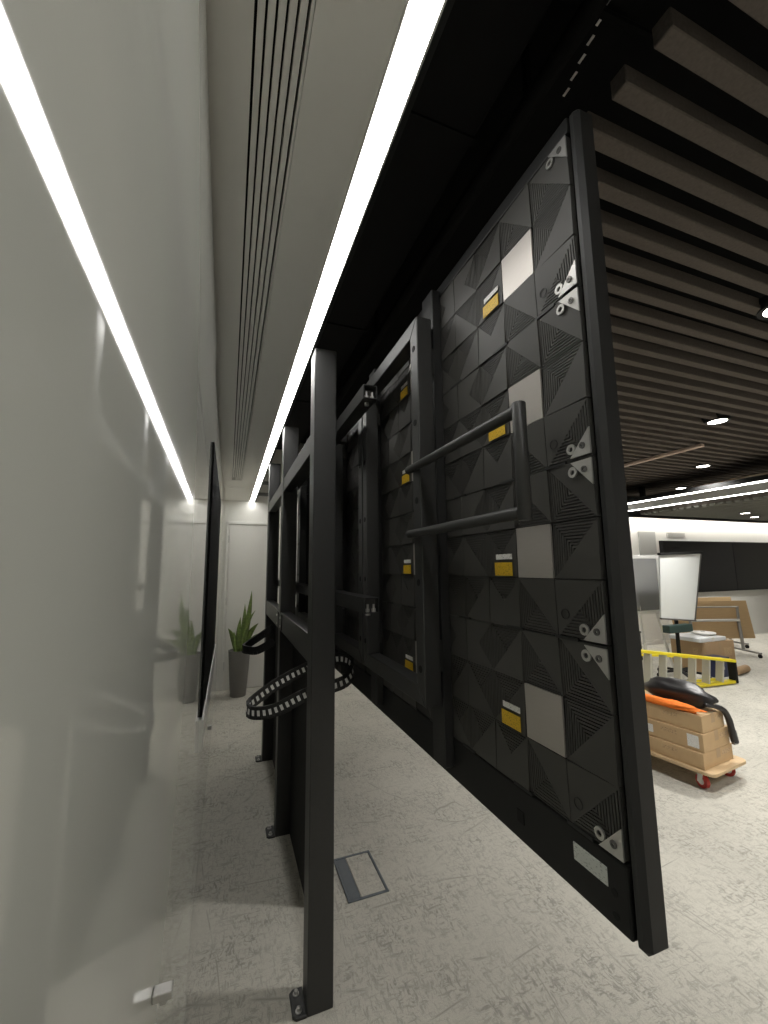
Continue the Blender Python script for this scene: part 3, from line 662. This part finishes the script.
MB().tube(catmull([W2(0.17, 0.09, 0.52), W2(0.25, 0.055, 0.505), W2(0.30, 0.04, 0.48), W2(0.335, 0.030, 0.42), W2(0.35, 0.025, 0.34), W2(0.362, 0.020, 0.265)], 8), [0.014] * 8 + [0.018] * 8 + [0.020] * 8 + [0.021] * 8 + [0.024] * 9, 12).build('strap', M_BAG, B, smooth=True)
MB().box(-0.024, 0.024, -0.01, 0.01, -0.012, 0.012, Matrix.Translation(W2(0.362, 0.02, 0.262))).build('strap_buckle', M_DKSTEEL, B, bevel=0.003)
C2 = empty('orange_cloth', W2(0.05, 0.42, 0.474), 'bright orange cloth tucked under the black bag', 'cloth')
blob('cloth', W2(0.078, 0.30, 0.492), (0.036, 0.24, 0.028), RZ, M_ORANGE, 0.45, 8.2, flat=0.66, parent=C2)

# ------------------------------------------------------------------ ladder lying on its side
t = empty('step_ladder', (5.3, 3.62, 0), 'yellow step ladder with grey treads lying on its side', 'ladder')
tl, tr = Vector((4.35, 3.66, 0.535)), Vector((6.06, 3.55, 0.285)); bl, br = Vector((4.35, 3.70, 0.028)), Vector((6.06, 3.58, 0.028))
MB().bar(tl, tr, 0.085, 0.032).build('rail', M_LADDER, t, bevel=0.004)
MB().bar(bl, br, 0.085, 0.032).build('rail', M_LADDER, t, bevel=0.004)
for k in range(7):
    s = 0.06 + 0.135 * k
    a = bl.lerp(br, s) + Vector((0, 0, 0.017)); b_ = tl.lerp(tr, s) - Vector((0, 0, 0.017))
    MB().bar(a, b_, 0.085, 0.028, (1, 0, 0)).build('tread', M_ALU, t, bevel=0.003)
off = Vector((0, 0.13, 0))
MB().bar(tl + off * 1.6 - Vector((0, 0, .08)), tr + off, 0.03, 0.025).build('rear_rail', M_LADDER, t)
MB().bar(bl + off * 1.6 + Vector((0, 0, .01)), br + off, 0.03, 0.025).build('rear_rail', M_LADDER, t)
for k in range(4):
    s = 0.1 + 0.25 * k
    MB().bar((bl + off * 1.6).lerp(br + off, s) + Vector((0, 0, .01)), (tl + off * 1.6).lerp(tr + off, s) - Vector((0, 0, .06)), 0.02, 0.02, (1, 0, 0)).build('brace', M_ALU, t)
MB().box(6.055, 6.085, 3.52, 3.62, 0.012, 0.30).build('top_cap', M_MATTEBLK, t, bevel=0.01)

# ------------------------------------------------------------------ easels
t = empty('flipchart_easel', (5.82, 4.05, 0), 'white flipchart board on a black wheeled stand', 'easel')
MB().prism([(5.555, 4.0, 1.635), (6.40, 4.0, 1.66), (6.115, 4.0, 0.735), (5.465, 4.0, 0.795)], (0, 0.022, 0)).build('board', M_BOARD, t, bevel=0.003)
MB().bar((5.54, 4.0, 1.652), (6.42, 4.0, 1.678), 0.05, 0.035).build('clamp_bar', M_MATTEBLK, t, bevel=0.004)
e = MB(); e.bar((6.412, 4.01, 1.66), (6.127, 4.01, 0.735), 0.03, 0.022, (0, 1, 0)); e.bar((5.455, 4.0, 0.79), (6.127, 4.0, 0.728), 0.035, 0.02)
e.build('edge_trim', M_DKSTEEL, t)
MB().box(5.50, 5.96, 3.93, 4.03, 0.60, 0.70).build('pen_tray', M_GREEN, t, bevel=0.01)
MB().tube([(5.80, 4.05, 0.06), (5.83, 4.05, 1.2)], 0.024, 12).build('column', M_MATTEBLK, t, smooth=True, angle=50)
for k in range(5):
    a = 2 * math.pi * k / 5 + 0.3; px, py = 5.80 + 0.3 * math.cos(a), 4.05 + 0.3 * math.sin(a)
    lg = MB().bar((5.80, 4.05, 0.085), (px, py, 0.065), 0.035, 0.025).build('foot', M_MATTEBLK, t)
    MB().tube([(px - .012, py, 0.028), (px + .012, py, 0.028)], 0.028, 12).build('caster', M_MATTEBLK, lg)

t = empty('wrapped_easel', (5.75, 4.45, 0), 'white tripod easel with a dark grey pad wrapped in clear plastic film', 'easel')
MB().box(5.28, 6.02, 4.40, 4.425, 0.85, 1.60).build('pad', M_PAD, t, bevel=0.004)
e = MB()
e.box(5.25, 6.08, 4.395, 4.43, 1.602, 1.645); e.box(6.022, 6.06, 4.395, 4.43, 0.80, 1.60); e.box(5.25, 6.06, 4.395, 4.43, 0.80, 0.848)
e.build('board_frame', M_WHITEMETAL, t, bevel=0.004)
for (p0, p1) in (((5.60, 4.44, 1.25), (5.60, 4.36, 0.0)), ((5.95, 4.44, 0.9), (6.10, 4.36, 0.0)), ((5.72, 4.46, 1.25), (5.72, 4.85, 0.0)), ((5.42, 4.44, 0.9), (5.25, 4.36, 0.0))):
    MB().tube([p0, p1], 0.020, 10).build('leg', M_WHITEMETAL, t, smooth=True, angle=50)
fm = MB(); nx, nz = 22, 26
for j in range(nz + 1):
    for i in range(nx + 1):
        u, v = i / nx, j / nz; x = 5.20 + 1.0 * u; z = 0.42 + 1.24 * v
        y = 4.36 + 0.035 * mnoise.noise(Vector((x * 4 + z * 2.2, z * 2.6 - x, 1))) + 0.018 * mnoise.noise(Vector((x * 11 + z * 6, z * 5, 4)))
        fm.v.append((x - (0.10 * u * (1 - v)), y, z + 0.05 * mnoise.noise(Vector((x * 5, 0, 3))) * (1 - v)))
for j in range(nz):
    for i in range(nx):
        a = j * (nx + 1) + i; fm.f.append((a, a + 1, a + nx + 2, a + nx + 1))
fo = fm.build('plastic_wrap', M_FILM, t, smooth=True); md = fo.modifiers.new('solid', 'SOLIDIFY'); md.thickness = 0.001

# ------------------------------------------------------------------ storage behind the ladder
carton(0, 0, 0.62, 0.49, 0, 0.415, 'large cardboard carton behind the ladder with a white package on top', rz=0, m=M_CARD2, grp='large cartons by the ladder', base=(6.28, 4.0, 0))
t = empty('wrapped_package', (6.5, 4.2, 0.417), 'flat white wrapped package lying on the large carton', 'package')
MB().box(6.20, 6.76, 4.01, 4.46, 0.417, 0.475).build('package', M_WHITEPACK, t, bevel=0.012, seg=3)
MB().box(6.45, 6.50, 4.009, 4.461, 0.4175, 0.4765).build('strap', M_WHITEMETAL, t)
t = empty('round_base', (6.62, 4.25, 0.478), 'white round disc resting on the wrapped package', 'disc')
MB().lathe((6.64, 4.24, 0.478), [(0.10, 0), (0.15, 0.012), (0.155, 0.03), (0.14, 0.034)], 32).build('disc', M_WHITEMETAL, t, smooth=True, angle=40)
MB().lathe((6.64, 4.24, 0.512), [(0.03, 0), (0.03, 0.012)], 16).build('boss', M_WHITEMETAL, t)
t = empty('black_crate', (6.04, 5.1, 0), 'black plastic crate behind the easel legs', 'crate')
MB().box(5.82, 6.26, 4.95, 5.30, 0, 0.42).build('body', M_MATTEBLK, t, bevel=0.01)
MB().box(5.80, 6.28, 4.93, 5.32, 0.42, 0.45).build('rim', M_MATTEBLK, t, bevel=0.006)
t = empty('storage_bin', (6.14, 3.84, 0), 'navy blue plastic bin beside the ladder end', 'bin')
MB().box(6.14, 6.40, 3.80, 4.0 - 0.02, 0, 0.235).build('body', M_BLUE, t, bevel=0.012)
MB().box(6.13, 6.41, 3.79, 3.99, 0.235, 0.255).build('lid', M_BLUE, t, bevel=0.006)
MB().box(6.22, 6.30, 3.796, 3.80, 0.10, 0.14).build('badge', M_VENT, t)
t = empty('kraft_roll', (6.7, 3.83, 0.05), 'short brown paper roll lying on the carpet beyond the ladder', 'roll')
MB().tube([(6.50, 3.80, 0.052), (6.86, 3.86, 0.052)], 0.05, 18).build('roll', M_PAPERROLL, t, smooth=True, angle=40)
MB().tube([(6.495, 3.799, 0.052), (6.865, 3.861, 0.052)], 0.02, 12).build('core', M_MATTEBLK, t)

# ------------------------------------------------------------------ flip-top tables and a chair base by the far wall
def table(loc, rz, lb, w=1.35):
    t = empty('folding_table', loc, lb, 'table', 'tipped folding tables', rz=rz)
    tilt = Matrix.Translation((0, 0.02, 0.56)) @ Matrix.Rotation(math.radians(-9), 4, 'X')
    MB().box(-w / 2, w / 2, 0, 0.025, -0.31, 0.32, tilt).build('tabletop', M_WOOD, t, local=True, bevel=0.004)
    for s in (-1, 1):
        x = s * (w / 2 - 0.26)
        MB().tube(catmull([(x, -0.06, 0.07), (x, -0.05, 0.30), (x, -0.03, 0.56)], 6), 0.024, 12).build('leg', M_TABLELEG, t, local=True, smooth=True, angle=50)
        ft = MB(); ft.bar((x, -0.38, 0.075), (x, 0.36, 0.075), 0.045, 0.03)
        fo_ = ft.build('foot', M_TABLELEG, t, local=True, bevel=0.004)
        for y in (-0.36, 0.34): MB().tube([(x - .013, y, 0.03), (x + .013, y, 0.03)], 0.03, 14).build('caster', M_MATTEBLK, fo_, local=True)
        MB().bar((x, -0.035, 0.36), (x, -0.035, 0.78), 0.04, 0.02, (0, 1, 0)).build('bracket', M_TABLELEG, t, local=True, bevel=0.003)
    fb = MB(); fb.tube([(-w / 2 + 0.26, -0.045, 0.56), (w / 2 - 0.26, -0.045, 0.56)], 0.022, 12)
    fb.build('crossbar', M_WHITEMETAL, t, local=True, smooth=True, angle=50)
    fb = MB(); fb.bar((-w / 2 + 0.24, -0.03, 0.78), (w / 2 - 0.24, -0.03, 0.78), 0.04, 0.02); fb.build('top_bracket', M_TABLELEG, t, local=True, bevel=0.003)
    return t
table((7.80, 4.80, 0), math.radians(-20), 'tipped folding table with beech top and grey legs, nearest to the cartons')
table((8.55, 5.32, 0), math.radians(-12), 'second tipped folding table standing behind the first by the far wall', 1.2)
# ------------------------------------------------------------------ far wall fittings
t = empty('wall_screen', (10.2, YB, 0.97), 'wide black screen hung on the far white wall', 'screen')
MB().box(8.06, 12.4, YB - 0.07, YB - 0.001, 0.945, 1.985).build('bezel', M_MATTEBLK, t, bevel=0.004)
MB().box(8.08, 10.22, YB - 0.074, YB - 0.07, 0.965, 1.965).build('panel', M_SCREEN, t); MB().box(10.24, 12.38, YB - 0.074, YB - 0.07, 0.965, 1.965).build('panel', M_SCREEN, t)
t = empty('wall_cabinet', (7.73, YB, 1.6), 'square grey access panel on the far white wall', 'access panel')
MB().box(7.50, 7.96, YB - 0.02, YB - 0.001, 1.55, 2.16).build('panel', M_VENT, t, bevel=0.003)
MB().box(7.53, 7.93, YB - 0.024, YB - 0.02, 1.58, 2.13).build('flap', M_VENT, t, bevel=0.002)
t = empty('wall_grille', (8.6, YB, 2.1), 'narrow air grille on the far wall above the wide screen', 'air vent')
MB().box(8.30, 8.85, YB - 0.015, YB - 0.001, 2.06, 2.17).build('frame', M_WHITEWALL, t, bevel=0.002)
for k in range(4): MB().box(8.32, 8.83, YB - 0.019, YB - 0.015, 2.075 + k * 0.022, 2.087 + k * 0.022).build('louvre', M_VENT, t)
